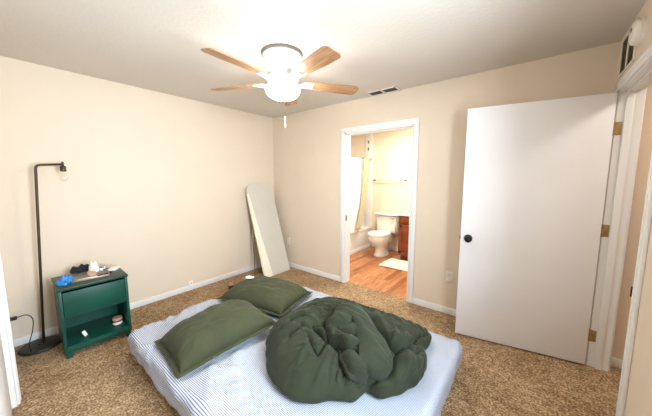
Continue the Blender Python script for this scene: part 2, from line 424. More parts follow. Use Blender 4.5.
# ------------------------------------------------------------------ ceiling fan
FX, FY = 1.80, -1.41
fan = thing('ceiling_fan', 'white ceiling fan with five wood blades and lit globe', 'ceiling fan', (FX, FY, 0))
MB().lathe([(.163, H), (.165, H-.004), (.163, H-.016), (.156, H-.022), (.145, H-.024)], n=64).build('mounting_ring', M['louvre'], fan, angle=50)
MB().lathe([(.152, H-.012), (.154, H-.022), (.148, H-.034), (.142, H-.06), (.135, H-.10), (.122, H-.135), (.098, H-.165), (.094, H-.172), (.094, H-.178), (.0, H-.178)], n=64).build('motor_housing', M['fanwhite'], fan, angle=40)
MB().lathe([(.0, H-.176), (.112, H-.178), (.120, H-.184), (.122, H-.205), (.112, H-.215), (.085, H-.220), (.06, H-.235), (.06, H-.252), (.112, H-.260), (.110, H-.268), (0, H-.268)], n=64).build('rotor_hub', M['fanwhite'], fan, angle=40)
gz = H-.262
prof = [(.112, gz-.004), (.118, gz+.003), (.130, gz+.003), (.137, gz-.003), (.139, gz-.012)] + [(.136*math.cos(t), gz-.018-.075*math.sin(t)) for t in np.linspace(.1, 1.5, 12)] + [(0, gz-.093)]
tag(MB().lathe(prof, n=48).build('light_globe', M['globe'], fan, smooth=True), 'lit frosted glass bowl')
MB().lathe([(.012, gz-.091), (.013, gz-.097), (.008, gz-.103), (.006, gz-.11), (0, gz-.113)], n=20).build('finial', M['brass'], fan, smooth=True)
b = MB(); b.tube([(.02, .0, gz-.09), (.02, 0, 1.95)], .0016, 8)
pc = b.build('pull_chain', M['chrome'], fan)
MB().lathe([(.0, 1.955), (.005, 1.95), (.006, 1.932), (.0045, 1.915), (.003, 1.90), (.007, 1.895), (.007, 1.87), (0, 1.865)], cx=.02, n=14).build('pull_knob', M['plastic'], pc, smooth=True)
BZ = 2.224
def blade_mesh():
    n = 26; L0, L1 = .20, .66
    pts = []
    for i in range(n+1):
        t = i/n; x = L0+(L1-L0)*t
        w = .047+.022*min(1, t*1.5)
        if t > .93: w *= math.sqrt(max(.0, 1-((t-.93)/.07)**2*.55))
        if t < .06: w *= .75+.25*(t/.06)
        pts.append((x, w))
    bm = bmesh.new(); top = []
    poly = [(x, w) for x, w in pts] + [(x, -w) for x, w in reversed(pts)]
    A = [bm.verts.new((x, y, -.0035)) for x, y in poly]; B = [bm.verts.new((x, y, .0035)) for x, y in poly]
    bm.faces.new(A[::-1]); bm.faces.new(B); k = len(poly)
    for i in range(k): bm.faces.new((A[i], A[(i+1) % k], B[(i+1) % k], B[i]))
    uv = bm.loops.layers.uv.new('UVMap')
    for f in bm.faces:
        for l in f.loops: l[uv].uv = (l.vert.co.x, l.vert.co.y)
    me = bpy.data.meshes.new('blade'); bm.to_mesh(me); bm.free(); return me
bmsh = blade_mesh(); bmsh.materials.append(M['blade'])
ib = MB()
ib.tube([(.09, 0, -.012), (.14, 0, -.02), (.17, 0, -.014), (.2, 0, -.006)], [.014, .012, .012, .014], 10)
ib.box(.17, .255, -.036, .036, -.0095, -.0035, bev=.003)
ib.lathe([(.03, -.0035), (.03, -.010), (.024, -.016), (0, -.018)], cx=.185, cy=0, n=20)
for sy in (-.024, .024): ib.lathe([(.006, -.0095), (.005, -.013), (0, -.014)], cx=.238, cy=sy, n=10)
ime = None
for k in range(5):
    a = math.radians(274.03-72*k)
    o = bpy.data.objects.new('blade', bmsh); COL.objects.link(o); o.parent = fan
    o.location = (0, 0, BZ); o.rotation_euler = (Matrix.Rotation(a, 3, 'Z') @ Matrix.Rotation(math.radians(-12), 3, 'X')).to_euler()
    tag(o, 'light wood fan blade')
    if ime is None:
        c = ib.build('blade_bracket', M['fanwhite'], o, angle=40); ime = c.data
    else:
        c = bpy.data.objects.new('blade_bracket', ime); COL.objects.link(c); c.parent = o

# ------------------------------------------------------------------ vents, smoke detector, outlets
v = thing('ceiling_vent', 'small dark slatted vent in the ceiling near the doorway', 'vent', (2.02, -.085, H))
b = MB()
vx, vy = .185, .075
b.box(-vx, vx, -vy, -vy+.02, -.008, 0, bev=.002); b.box(-vx, vx, vy-.02, vy, -.008, 0, bev=.002)
b.box(-vx, -vx+.022, -vy, vy, -.008, 0, bev=.002); b.box(vx-.022, vx, -vy, vy, -.008, 0, bev=.002); b.box(-.012, .012, -vy, vy, -.008, 0, bev=.002)
b.build('frame', M['plastic'], v, angle=40)
b = MB(); b.box(-vx+.02, vx-.02, -vy+.018, vy-.018, -.0015, -.0005); b.build('duct_backing', M['ventdark'], v)
b = MB()
for k in range(7):
    yy = -vy+.03+k*.015
    b.box(-vx+.02, vx-.02, -.0035, .0035, -.0008, .0008, mx=Matrix.Translation((0, yy, -.005)) @ Matrix.Rotation(.7, 4, 'X'))
b.build('slats', M['louvre'], v)

v = thing('wall_vent', 'dark louvred return vent high above the hall doorway', 'vent', (W, -.295, 2.275))
b = MB(); fy, fz = .18, .12
b.box(-.01, 0, -fy, fy, fz-.012, fz, bev=.002); b.box(-.01, 0, -fy, fy, -fz, -fz+.012, bev=.002)
b.box(-.01, 0, -fy, -fy+.012, -fz, fz, bev=.002); b.box(-.01, 0, fy-.012, fy, -fz, fz, bev=.002); b.box(-.01, 0, -.007, .007, -fz, fz, bev=.002)
b.build('frame', M['plastic'], v, angle=40)
b = MB(); b.box(-.002, -.0005, -fy+.01, fy-.01, -fz+.01, fz-.01); b.build('duct_backing', M['ventdark'], v)
b = MB()
for k in range(14):
    zz = -fz+.02+k*.0155
    b.box(-.0035, .0035, -fy+.01, fy-.01, -.0008, .0008, mx=Matrix.Translation((-.006, 0, zz)) @ Matrix.Rotation(-.8, 4, 'Y'))
b.build('slats', mat('bronze_louvre', srgb(140, 124, 88), .6), v)

sd = thing('smoke_detector', 'round white smoke detector beside the high wall vent', 'smoke detector', (W, -.575, 2.275))
R90 = Matrix.Rotation(-PI/2, 4, 'Y')
MB().lathe([(.07, 0), (.07, .012), (.066, .014)], n=40, mx=R90).build('mounting_plate', M['plastic'], sd, angle=40)
MB().lathe([(.064, .012), (.066, .018), (.064, .034), (.056, .042), (.03, .045), (0, .045)], n=40, mx=R90).build('cover', M['plastic'], sd, angle=40)
MB().lathe([(.012, .044), (.012, .047), (0, .048)], n=16, mx=R90 @ Matrix.Translation((.02, 0, 0))).build('test_button', M['louvre'], sd)

def outlet(loc, rz, label):
    o = thing('wall_outlet', label, 'outlet', loc, rz, group='white wall outlets')     # local -y faces the room
    MB().box(-.035, .035, -.006, 0, -.057, .057, bev=.003).build('cover_plate', M['plastic'], o, angle=40)
    b = MB()
    for dz in (-.026, .026):
        r = MB().box(-.017, .017, -.008, -.004, dz-.014, dz+.014, bev=.003).build('receptacle', M['plastic'], o, angle=40)
        for dx in (-.007, .006): MB().box(dx-.0012, dx+.0012, -.0086, -.0078, dz-.002, dz+.008).build('slot', M['slot'], r)
        MB().lathe([(.0022, 0), (0, .0006)], n=8, mx=Matrix.Translation((0, -.008, dz-.008)) @ Matrix.Rotation(PI/2, 4, 'X')).build('ground_hole', M['slot'], r)
    return o
outlet((.335, 0, .43), 0, 'white wall outlet in the corner right of the ironing board')
outlet((2.80, 0, .41), 0, 'white wall outlet left of the open white door')
outlet((.235, S, .32), PI, 'wall outlet behind the black floor lamp cord')
jk = thing('cable_plate', 'small white cable plate on the left wall baseboard', 'cable outlet', (0, -1.444, .09))
MB().box(0, .006, -.028, .028, -.03, .035, bev=.002).build('cover_plate', M['plastic'], jk, angle=40)
MB().lathe([(.006, 0), (.006, .008), (.003, .009), (.003, .014)], n=12, mx=Matrix.Translation((.006, 0, 0)) @ Matrix.Rotation(PI/2, 4, 'Y')).build('connector', M['steel'], jk)

# ------------------------------------------------------------------ floor lamp
lamp = thing('floor_lamp', 'dark bronze floor lamp with bent arm beside nightstand', 'floor lamp', (.168, -2.80, 0))
MB().lathe([(.132, 0), (.133, .012), (.129, .019), (.12, .021), (.02, .023), (.018, .035), (0, .036)], n=48).build('base', M['lampbase'], lamp, angle=40)
pb = Vector((-.045, .02, .02)); pt = Vector((-.018, .098, 1.535))
bend = [pt + Vector((0, 0, 0)), pt+Vector((.001, .003, .018)), pt+Vector((.002, .012, .03)), pt+Vector((.003, .03, .036)), pt+Vector((.003, .165, .046))]
MB().tube([pb, pb.lerp(pt, .5), pt] + bend[1:], .0095, 14).build('pole', M['lampbronze'], lamp, smooth=True)
sx, sy, sz = pt.x+.003, pt.y+.165, pt.z+.046
MB().lathe([(.0, sz+.024), (.008, sz+.022), (.009, sz-.012), (.018, sz-.016), (.021, sz-.02), (.021, sz-.034), (.018, sz-.036), (.018, sz-.04), (.021, sz-.042), (.021, sz-.06), (.013, sz-.064), (0, sz-.064)], cx=sx, cy=sy, n=24).build('socket', M['lampbronze'], lamp, angle=40)
MB().lathe([(.012, sz-.062), (.013, sz-.07), (.022, sz-.09), (.029, sz-.11), (.03, sz-.125), (.025, sz-.143), (.012, sz-.154), (0, sz-.156)], cx=sx, cy=sy, n=24, cap=False).build('bulb', M['bulbglass'], lamp, smooth=True)
lo = Vector((.168, -2.80, 0))
cord = catmull([Vector(p)-lo for p in [(.235, S+.045, .335), (.26, S+.10, .345), (.275, S+.13, .30), (.27, S+.12, .2), (.262, S+.095, .1), (.25, S+.10, .02), (.22, -2.84, .012)]], 8)
cd = MB().tube(cord, .0035, 8).build('power_cord', M['blackplastic'], lamp, smooth=True)
MB().box(.235-.168-.014, .235-.168+.014, S+2.80+.0086, S+2.80+.05, .322, .348, bev=.004).build('plug', M['blackplastic'], cd)

# ------------------------------------------------------------------ nightstand
NX, NY = .400, -2.470
ns = thing('nightstand', 'dark green wooden nightstand with one drawer and open shelf', 'nightstand', (NX, NY, 0), math.radians(-1.1))
hx_, hy_ = .200, .222
b = MB()
b.box(-hx_, hx_-.004, -hy_, -hy_+.02, .05, .572, bev=.002); b.box(-hx_, hx_-.004, hy_-.02, hy_, .05, .572, bev=.002)
b.box(-hx_, -hx_+.012, -hy_+.02, hy_-.02, .06, .57)
b.box(-hx_+.01, hx_-.006, -hy_+.018, hy_-.018, .085, .103)
b.box(-hx_+.01, hx_-.02, -hy_+.018, hy_-.018, .335, .349)
b.box(hx_-.024, hx_-.006, -hy_+.018, hy_-.018, .05, .086, bev=.002)
b.build('body', M['green'], ns, angle=40)
MB().box(-hx_-.004, hx_+.006, -hy_-.006, hy_+.006, .57, .592, bev=.004).build('top_panel', M['greentop'], ns, angle=40)
b = MB(); b.box(hx_-.022, hx_-.004, -hy_+.022, hy_-.022, .352, .552, bev=.003)
b.box(-hx_+.02, hx_-.02, -hy_+.03, hy_-.03, .352, .5)
b.build('drawer', M['green'], ns, angle=40)
for ax, ay in ((1, 1), (1, -1), (-1, 1), (-1, -1)):
    cx, cy = ax*(hx_-.03), ay*(hy_-.026)
    MB().prism([(cx-.018, cy-.018), (cx+.018, cy-.018), (cx+.018, cy+.018), (cx-.018, cy+.018)], 0, .052, bev=.003).build('leg', M['green'], ns)
TZ = .5925
def crumple(name, cx, cy, z, rx, ry, h, rz, m, seed, amp=.35, label=None, cat=None, parent=None):
    nu, nv = 14, 30
    t = np.linspace(0, 1, nu)[:, None]; a = np.linspace(0, 2*np.pi, nv, endpoint=False)[None, :]
    R = np.sin(t*np.pi/2*1.0)*(1+amp*.5*pn(np.cos(a)*2+seed, np.sin(a)*2+seed*1.7))
    X = rx*R*np.cos(a); Y = ry*R*np.sin(a)
    Z = h*np.cos(t*np.pi/2)**.7*(1+amp*2*pn(X/rx*2.2+seed, Y/ry*2.2)) + 0*a
    Z = np.maximum(Z, .001*(1-t)); Z[-1] = 0
    X = np.concatenate([X, X[-1:]*.0]); Y = np.concatenate([Y, Y[-1:]*.0]); Z = np.concatenate([Z, Z[-1:]*0])
    c, s = math.cos(rz), math.sin(rz)
    V = np.stack([X*c-Y*s, X*s+Y*c, Z], -1)
    me = grid_mesh(name, V, True)
    o = link(name, me, m, parent); o.location = (cx, cy, z)
    me.polygons.foreach_set('use_smooth', [True]*len(me.polygons)); me.set_sharp_from_angle(angle=.7)
    if label: tag(o, label, cat)
    return o
tr_ = thing('serving_tray', 'flat grey tray of clutter on the green nightstand', 'tray', (.335, -2.462, TZ), math.radians(-6))
b = MB(); b.box(-.185, .185, -.125, .125, 0, .006, bev=.002); b.build('tray_base', M['tray'], tr_, angle=40)
b = MB()
for q in ((-.185, -.175, -.125, .125), (.175, .185, -.125, .125), (-.185, .185, -.125, -.115), (-.185, .185, .115, .125)): b.box(*q, .004, .016, bev=.002)
b.build('rim', M['steel'], tr_, angle=40)
crumple('folded_cloth', .205, -2.50, TZ+.018, .05, .075, .04, .2, M['navy'], 3.1, label='crumpled navy cloth at the back of the tray', cat='cloth')
crumple('crumpled_tissue', .29, -2.425, TZ+.0065, .042, .036, .07, .5, M['paper'], 9.4, label='tall crumpled white tissue in the middle of tray', cat='tissue')
crumple('paper_ball', .40, -2.46, TZ+.0065, .04, .03, .03, .5, M['pinktan'], 5.4, label='small tan crumpled wrapper in front of the tissue', cat='wrapper')
crumple('plastic_wrap', .26, -2.37, TZ+.0065, .06, .035, .03, .1, M['chrome'], 2.2, label='grey crinkled plastic wrap right of the tissue', cat='wrapper')
o = MB().box(-.05, .05, -.035, .035, 0, .008, bev=.002, mx=Matrix.Rotation(.5, 4, 'Z')).build('paper_card', M['beigepaper'], angle=40); o.location = (.245, -2.29, TZ+.001)
tag(o, 'beige folded card at the back right of nightstand', 'card')
o = MB().box(-.03, .03, -.045, .045, 0, .02, bev=.004, mx=Matrix.Rotation(.9, 4, 'Z')).build('tissue_packet', M['paper'], angle=40); o.location = (.36, -2.292, TZ+.0005)
tag(o, 'small white packet right of the grey tray', 'packet')
o = MB().tube([(0, -.07, .005), (0, .06, .005)], .005, 10).tube([(0, .06, .005), (0, .075, .005)], .003, 8).build('pen', M['paper'], smooth=True); o.location = (.492, -2.50, TZ+.0065); tag(o, 'white pen along the front edge of tray', 'pen')
o = MB().tube([(0, -.05, .006), (0, .05, .006)], .006, 10).build('toothbrush', M['blackplastic'], smooth=True); o.location = (.485, -2.385, TZ+.0065); o.rotation_euler = (0, 0, .1); tag(o, 'black tube at the front right corner of tray', 'tube')
crumple('plastic_bag', .44, -2.635, TZ+.0005, .07, .05, .045, -.3, M['blue'], 7.7, amp=.5, label='crumpled bright blue plastic bag on nightstand corner', cat='plastic bag')

jr = thing('candle_tin', 'round pink and white tin on the nightstand shelf', 'tin', (.47, -2.325, .104))
MB().lathe([(.034, 0), (.036, .004), (.036, .022), (.034, .025)], n=28).build('tin_body', M['paper'], jr, angle=40)
MB().lathe([(.0365, .024), (.037, .03), (.036, .04)], n=28).build('band', M['rust'], jr, angle=40)
MB().lathe([(.0, .038), (.037, .039), (.038, .043), (.038, .056), (.035, .06), (0, .06)], n=28).build('lid', M['pinktan'], jr, angle=40)
o = MB().box(-.006, .006, -.012, .012, 0, .05, bev=.003, mx=Matrix.Rotation(.35, 4, 'X')).build('lip_balm', M['paper'], angle=40); o.location = (.5, -2.55, .107)
tag(o, 'small white object leaning on the nightstand shelf', 'lip balm')

# ------------------------------------------------------------------ ironing board leaning on the left wall
ib_ = thing('ironing_board', 'cream covered ironing board standing folded against the wall', 'ironing board', (.47, -.36, 0))
th = math.atan2(.43, 1.37)
mxI = Matrix.Rotation(-th, 4, 'Y')          # local: board plane y-z, +x face to the room
yl, yr, Lb = -.235, .262, 1.452
# outline in (y, z)
def board_outline(inset=0):
    P = []
    P += [(yl+.005+inset, .0+inset), (yr-.005-inset, .0+inset)]
    r = .17
    for i in range(11):
        a = math.radians(0+90*i/10); P.append((yr-inset-r+r*math.cos(a), Lb-inset-r+r*math.sin(a)))
    for i in range(11):
        a = math.radians(90+90*i/10); P.append((yl+inset+r*.9+r*.9*math.cos(a), Lb-inset-r*.9+r*.9*math.sin(a)))
    return P
to_yz = Matrix(((0, 0, 1, 0), (1, 0, 0, 0), (0, 1, 0, 0), (0, 0, 0, 1)))
MB().prism(board_outline(), -.03, 0.0, bev=.008, mx=mxI @ to_yz).build('padded_cover', M['ironcover'], ib_, angle=40)
tag(MB().prism([(yl-.014, -.012), (yl+.135, .012), (yl+.02, 1.28), (yl-.006, 1.28)], -.02, .012, bev=.004, mx=mxI @ to_yz).build('cover_flap', M['ironskirt'], ib_, angle=40), 'pale triangular flap of the cover along the left edge')
b = MB()
b.tube([(-.335, -.20, .9), (-.30, -.215, .5), (-.27, -.225, .02), (-.27, -.08, .012)], .008, 10)
lg = b.build('leg', M['steel'], ib_, smooth=True)
b = MB(); b.tube([(-.31, .12, .8), (-.25, .12, .02), (-.25, .0, .012)], .008, 10); b.build('leg', M['steel'], ib_, smooth=True)
MB().tube([(-.303, -.214, .55), (-.295, .12, .55)], .006, 8).build('cross_brace', M['steel'], ib_)

# ------------------------------------------------------------------ mattress, sheet
mx0, mx1, my0, my1, mz = .985, 3.105, -2.37, -.84, .235
MB().box(mx0+.028, mx1-.028, my0+.028, my1-.028, .0, mz-.014, bev=.04, seg=4).build('mattress', M['mattress'], angle=40)
tag(bpy.data.objects['mattress'], 'thick white mattress lying directly on the tan carpet', 'mattress')
def sheet():
    r = .045; ix0, ix1, iy0, iy1 = mx0+r, mx1-r, my0+r, my1-r
    drop = r*PI/2 + mz-r-.075
    du = .0125
    us = np.arange(ix0-drop, ix1+drop+du, du); vs = np.arange(iy0-drop, iy1+drop+du, du)
    U, Vv = np.meshgrid(us, vs, indexing='ij')
    cx = np.clip(U, ix0, ix1); cy = np.clip(Vv, iy0, iy1); dx = U-cx; dy = Vv-cy
    d = np.hypot(dx, dy); dd = np.maximum(d, 1e-9); nx = dx/dd; ny = dy/dd; hem = drop*(1+.08*pn(U*5, Vv*5)); s = np.minimum(d, hem)
    ac = np.minimum(s, r*PI/2); an = ac/r
    X = cx+nx*r*np.sin(an); Y = cy+ny*r*np.sin(an); Z = mz-r+r*np.cos(an)-np.maximum(s-r*PI/2, 0)
    # normals
    NX_, NY_, NZ_ = nx*np.sin(an), ny*np.sin(an), np.cos(an)
    # wrinkles
    def ridge(f): return 1-np.abs(f)*2
    w = .004*pn(U*3, Vv*3)
    # soft creases fanning from the near left corner
    cxr, cyr = mx0+.25, my0+.1
    th = np.arctan2(Vv-cyr, U-cxr); rr = np.hypot(U-cxr, Vv-cyr)
    q = ridge(pn(th*3.2+.3, rr*1.2)); w += .016*np.clip(q-.45, 0, 1)*sst(.05, .3, rr)*sst(1.3, .5, rr)
    # long tension folds running along the bed near the front
    q = ridge(pn((U+Vv*.9)*.9, (Vv-U*.35)*4.2)); w += .022*np.clip(q-.6, 0, 1)*sst(-1.25, -1.75, Vv)
    q = ridge(pn((U*.8-Vv)*1.1+4, (Vv+U*.7)*3.6+9)); w += .014*np.clip(q-.65, 0, 1)
    # pulls around the comforter
    a2 = np.arctan2(Vv+1.45, U-2.45); r2 = np.hypot(U-2.45, Vv+1.45)
    q = ridge(pn(a2*4, r2*1.5+3)); w += .022*np.clip(q-.45, 0, 1)*sst(.35, .5, r2)*sst(.95, .62, r2)
    # bunching of the side skirt
    side = sst(r*.8, r*2, d)
    w += side*.010*pn(U*9, Vv*9) + side*.004*pn(U*24, Vv*24)
    w = np.clip(w*(1.9-1.2*side), -.010, .030)+.003
    # pressed flat under the pillows and the comforter
    press = np.maximum.reduce([sst(.30, .22, np.abs(U-1.62))*sst(.42, .33, np.abs(Vv+1.95)), sst(.44, .36, np.abs(U-1.36))*sst(.36, .27, np.abs(Vv+1.34)), sst(.78, .69, np.hypot(U-2.44, (Vv+1.45)*1.0))])
    w = w*(1-press)
    X += NX_*w; Y += NY_*w; Z += NZ_*w
    # gather the hem under the mattress edge
    k = sst(drop*.8, drop*1.02, d); X -= nx*.012*k; Y -= ny*.012*k
    uv = np.stack([U, Vv], -1)
    # sides keep even stripes: on the long sides use arc length, on the ends the stripe runs down
    return grid_mesh('fitted_sheet', np.stack([X, Y, Z], -1), uv=uv)
fs = link('fitted_sheet', sheet(), M['stripe'], smooth=True)
so = fs.modifiers.new('thick', 'SOLIDIFY'); so.thickness = .0015; so.offset = -1
tag(fs, 'white and blue pinstriped fitted sheet stretched over the mattress', 'sheet')

# ------------------------------------------------------------------ pillows
def pillow(name, loc, rz, lx, ly, th_, seed, label, tilt=(0, 0), sag=.0, clip=None):
    n1, n2 = 90, 66; u = np.linspace(-1, 1, n1)[:, None]+np.zeros((1, n2)); v = np.linspace(-1, 1, n2)[None, :]+np.zeros((n1, 1))
    def surf(sign):
        prof = np.power(np.clip((1-np.abs(u)**3.2)*(1-np.abs(v)**2.8), 0, 1), .52)
        x = u*lx/2*(1-.07*np.abs(v)**2*(1-np.abs(u)**4)*0 - .045*(1-v*v)*np.abs(u)**3)
        y = v*ly/2*(1-.055*(1-u*u)*np.abs(v)**3)
        z = sign*prof*(th_*.84 if sign > 0 else th_*.16)
        if sign > 0:
            w = pn(u*1.6+seed, v*1.6)*.12 + .05*pn(u*5+seed, v*5)
            rg = 1-2*np.abs(pn(u*2.0+v*1.3+seed, (v-u*.6)*3.2)); edge = (1-prof)
            z = z*(1+w) + .014*np.clip(rg-.5, 0, 1)*prof**.5*(.4+edge)
            # puckers running in from the seam
            z += .006*pn(u*9+seed, v*2)*np.clip(1-np.abs(np.abs(v)-.85)*5, 0, 1)*prof**.5 + .006*pn(u*2, v*9+seed)*np.clip(1-np.abs(np.abs(u)-.88)*6, 0, 1)*prof**.5
        return np.stack([x, y, z], -1)
    T, B = surf(1), surf(-1)
    bm = bmesh.new(); allv = []
    g = [[bm.verts.new(T[i, j]) for j in range(n2)] for i in range(n1)]
    h = [[g[i][j] if i in (0, n1-1) or j in (0, n2-1) else bm.verts.new(B[i, j]) for j in range(n2)] for i in range(n1)]
    for i in range(n1-1):
        for j in range(n2-1):
            bm.faces.new((g[i][j], g[i+1][j], g[i+1][j+1], g[i][j+1])); bm.faces.new((h[i][j], h[i][j+1], h[i+1][j+1], h[i+1][j]))
    me = bpy.data.meshes.new(name); bm.to_mesh(me); bm.free()
    o = link(name, me, M['pillow'], smooth=True)
    o.location = loc; o.rotation_euler = (tilt[0], tilt[1], rz)
    tag(o, label, 'pillow', 'olive pillows on the bed')
    # flat stitched flange all the way round
    b = bmesh.new(); N = 240; ring = []
    for k in range(N):
        s = 4*k/N
        if s < 1: uu, vv = -1+2*s, -1
        elif s < 2: uu, vv = 1, -1+2*(s-1)
        elif s < 3: uu, vv = 1-2*(s-2), 1
        else: uu, vv = -1, 1-2*(s-3)
        x = uu*lx/2*(1-.045*(1-vv*vv)*abs(uu)**3); y = vv*ly/2*(1-.055*(1-uu*uu)*abs(vv)**3)
        L = math.hypot(uu**5, vv**5) or 1
        ox, oy = uu**5/L, vv**5/L
        wz = .006*float(pn(uu*4+seed, vv*4))
        row = []
        for q, zz in ((-.02, .004), (.0, .003), (.026, .0022+wz), (.028, 0+wz), (.026, -.0022+wz), (0, -.003), (-.02, -.004)):
            row.append(b.verts.new((x+ox*q, y+oy*q, zz)))
        ring.append(row)
    for k in range(N):
        A, B2 = ring[k], ring[(k+1) % N]
        for q in range(6): b.faces.new((A[q], B2[q], B2[q+1], A[q+1]))
    bmesh.ops.recalc_face_normals(b, faces=b.faces[:])
    me = bpy.data.meshes.new('flange'); b.to_mesh(me); b.free()
    link('flange', me, M['pillow'], o, smooth=True)
    return o
p1 = pillow('pillow', (1.64, -1.962, mz+.058), PI/2-.09, .69, .47, .195, 1.3, 'olive green pillow nearest the green nightstand', tilt=(0.0, math.radians(-3.5)))
p2 = pillow('pillow', (1.39, -1.312, mz+.042), math.radians(12), .74, .51, .175, 6.1, 'olive green pillow at the far side with white tissue on it')
bpy.context.view_layer.update()
tw = crumple('folded_tissue', 1.18, -1.355, mz+.190, .045, .03, .014, .6, M['paper'], 4.4, label='small white tissue lying on the far green pillow', cat='tissue')
jj = thing('small_jar', 'small black jar with pinkish lid on the floor beyond the pillow', 'jar', (.40, -1.11, 0))
MB().lathe([(.028, 0), (.030, .004), (.030, .05), (.027, .055)], n=24).build('jar_body', M['blackplastic'], jj, angle=40)
MB().lathe([(.0, .054), (.024, .055), (.025, .06), (.025, .085), (.022, .09), (0, .09)], n=24).build('lid', M['pinktan'], jj, angle=40)

# ------------------------------------------------------------------ comforter
def inside(X, Y, poly):
    r = np.zeros(X.shape, bool); n = len(poly)
    for i in range(n):
        x0, y0 = poly[i]; x1, y1 = poly[(i+1) % n]
        c = ((y0 > Y) != (y1 > Y)) & (X < (x1-x0)*(Y-y0)/((y1-y0) or 1e-9)+x0)
        r ^= c
    return r
# FEAT0
POLYS = [
    ([(-0.12, -0.039), (-0.088, -0.025), (-0.061, 0.061), (-0.014, 0.112), (0.041, 0.099), (0.106, 0.094), (0.163, 0.016), (0.203, -0.083), (0.252, -0.157), (0.272, -0.246), (0.272, -0.299), (0.241, -0.338), (0.168, -0.354), (0.124, -0.363), (0.085, -0.365), (0.029, -0.353), (-0.018, -0.275), (-0.047, -0.184), (-0.078, -0.149)], 0.1, 0.11, 0.055),
    ([(0.137, -0.374), (0.181, -0.353), (0.259, -0.331), (0.298, -0.279), (0.313, -0.22), (0.384, -0.151), (0.419, -0.196), (0.526, -0.107), (0.46, -0.294), (0.378, -0.403), (0.301, -0.394), (0.2, -0.418)], 0.05, 0.06, 0.03),
    ([(0.15, 0.068), (0.249, 0.037), (0.342, 0.021), (0.384, -0.068), (0.427, -0.106), (0.364, -0.161), (0.312, -0.183), (0.28, -0.157), (0.243, -0.073), (0.201, 0.017)], 0.045, 0.05, 0.03),
    ([(-0.206, -0.033), (-0.141, -0.064), (-0.059, -0.139), (0.013, -0.193), (0.059, -0.22), (0.025, -0.237), (-0.047, -0.175), (-0.124, -0.13)], 0.035, 0.03, 0.03),
]
CREASES = [
    ([(0.011, -0.218), (0.066, -0.275), (0.127, -0.307), (0.171, -0.338), (0.187, -0.353)], 0.05, 0.014, 1),
    ([(-0.206, -0.033), (-0.124, -0.126), (-0.063, -0.162), (0.022, -0.251)], 0.055, 0.016, 1),
    ([(-0.065, -0.097), (0.004, -0.141), (0.057, -0.207), (0.092, -0.232)], 0.05, 0.014, 1),
    ([(-0.034, -0.184), (-0.003, -0.264), (0.035, -0.33), (0.089, -0.356)], 0.05, 0.014, 0.6),
    ([(-0.394, 0.033), (-0.308, 0.06), (-0.229, 0.071)], 0.045, 0.014, 0.3),
    ([(-0.391, -0.178), (-0.342, -0.106), (-0.303, -0.025), (-0.269, 0.029)], 0.028, 0.018, 0.3),
    ([(-0.235, -0.107), (-0.194, -0.196), (-0.151, -0.252), (-0.119, -0.192), (-0.098, -0.131)], 0.035, 0.012, 0.4),
    ([(-0.02, -0.277), (-0.003, -0.311), (0.002, -0.4)], 0.04, 0.012, 0.5),
    ([(-0.032, -0.254), (-0.032, -0.31), (-0.051, -0.379)], 0.035, 0.012, 0.5),
    ([(0.085, -0.368), (0.124, -0.371), (0.098, -0.484)], 0.06, 0.016, 0.5),
    ([(0.158, -0.392), (0.264, -0.377), (0.388, -0.325), (0.466, -0.255), (0.51, -0.187)], 0.022, 0.009, 0.3),
    ([(0.148, 0.071), (0.25, 0.038), (0.344, 0.033), (0.376, -0.049), (0.393, -0.101)], 0.04, 0.012, 0.6),
    ([(-0.029, 0.159), (0.067, 0.197), (0.203, 0.297), (0.321, 0.191), (0.429, 0.134), (0.475, 0.071)], 0.035, 0.012, 0.4),
    ([(0.247, -0.077), (0.283, -0.162), (0.32, -0.19), (0.293, -0.276)], 0.035, 0.012, 0.5),
    ([(0.317, -0.18), (0.382, -0.149), (0.405, -0.229), (0.425, -0.267)], 0.03, 0.012, 0.8),
    ([(0.439, -0.097), (0.53, 0.021), (0.591, 0.05)], 0.045, 0.012, 1),
    ([(0.447, -0.11), (0.525, -0.029), (0.538, -0.081)], 0.03, 0.011, 1),
    ([(0.46, -0.154), (0.526, -0.107)], 0.03, 0.011, 1),
    ([(0.061, -0.063), (0.022, -0.102), (-0.036, -0.092), (-0.087, -0.078)], 0.03, 0.014, 0.5),
    ([(-0.443, -0.261), (-0.388, -0.353), (-0.301, -0.428)], 0.016, 0.012, 0.2),
    ([(-0.358, 0.134), (-0.25, 0.222), (-0.106, 0.202)], 0.03, 0.012, 0.5),
    ([(-0.163, -0.115), (-0.239, -0.036), (-0.31, -0.021)], 0.03, 0.014, 0.5),
]
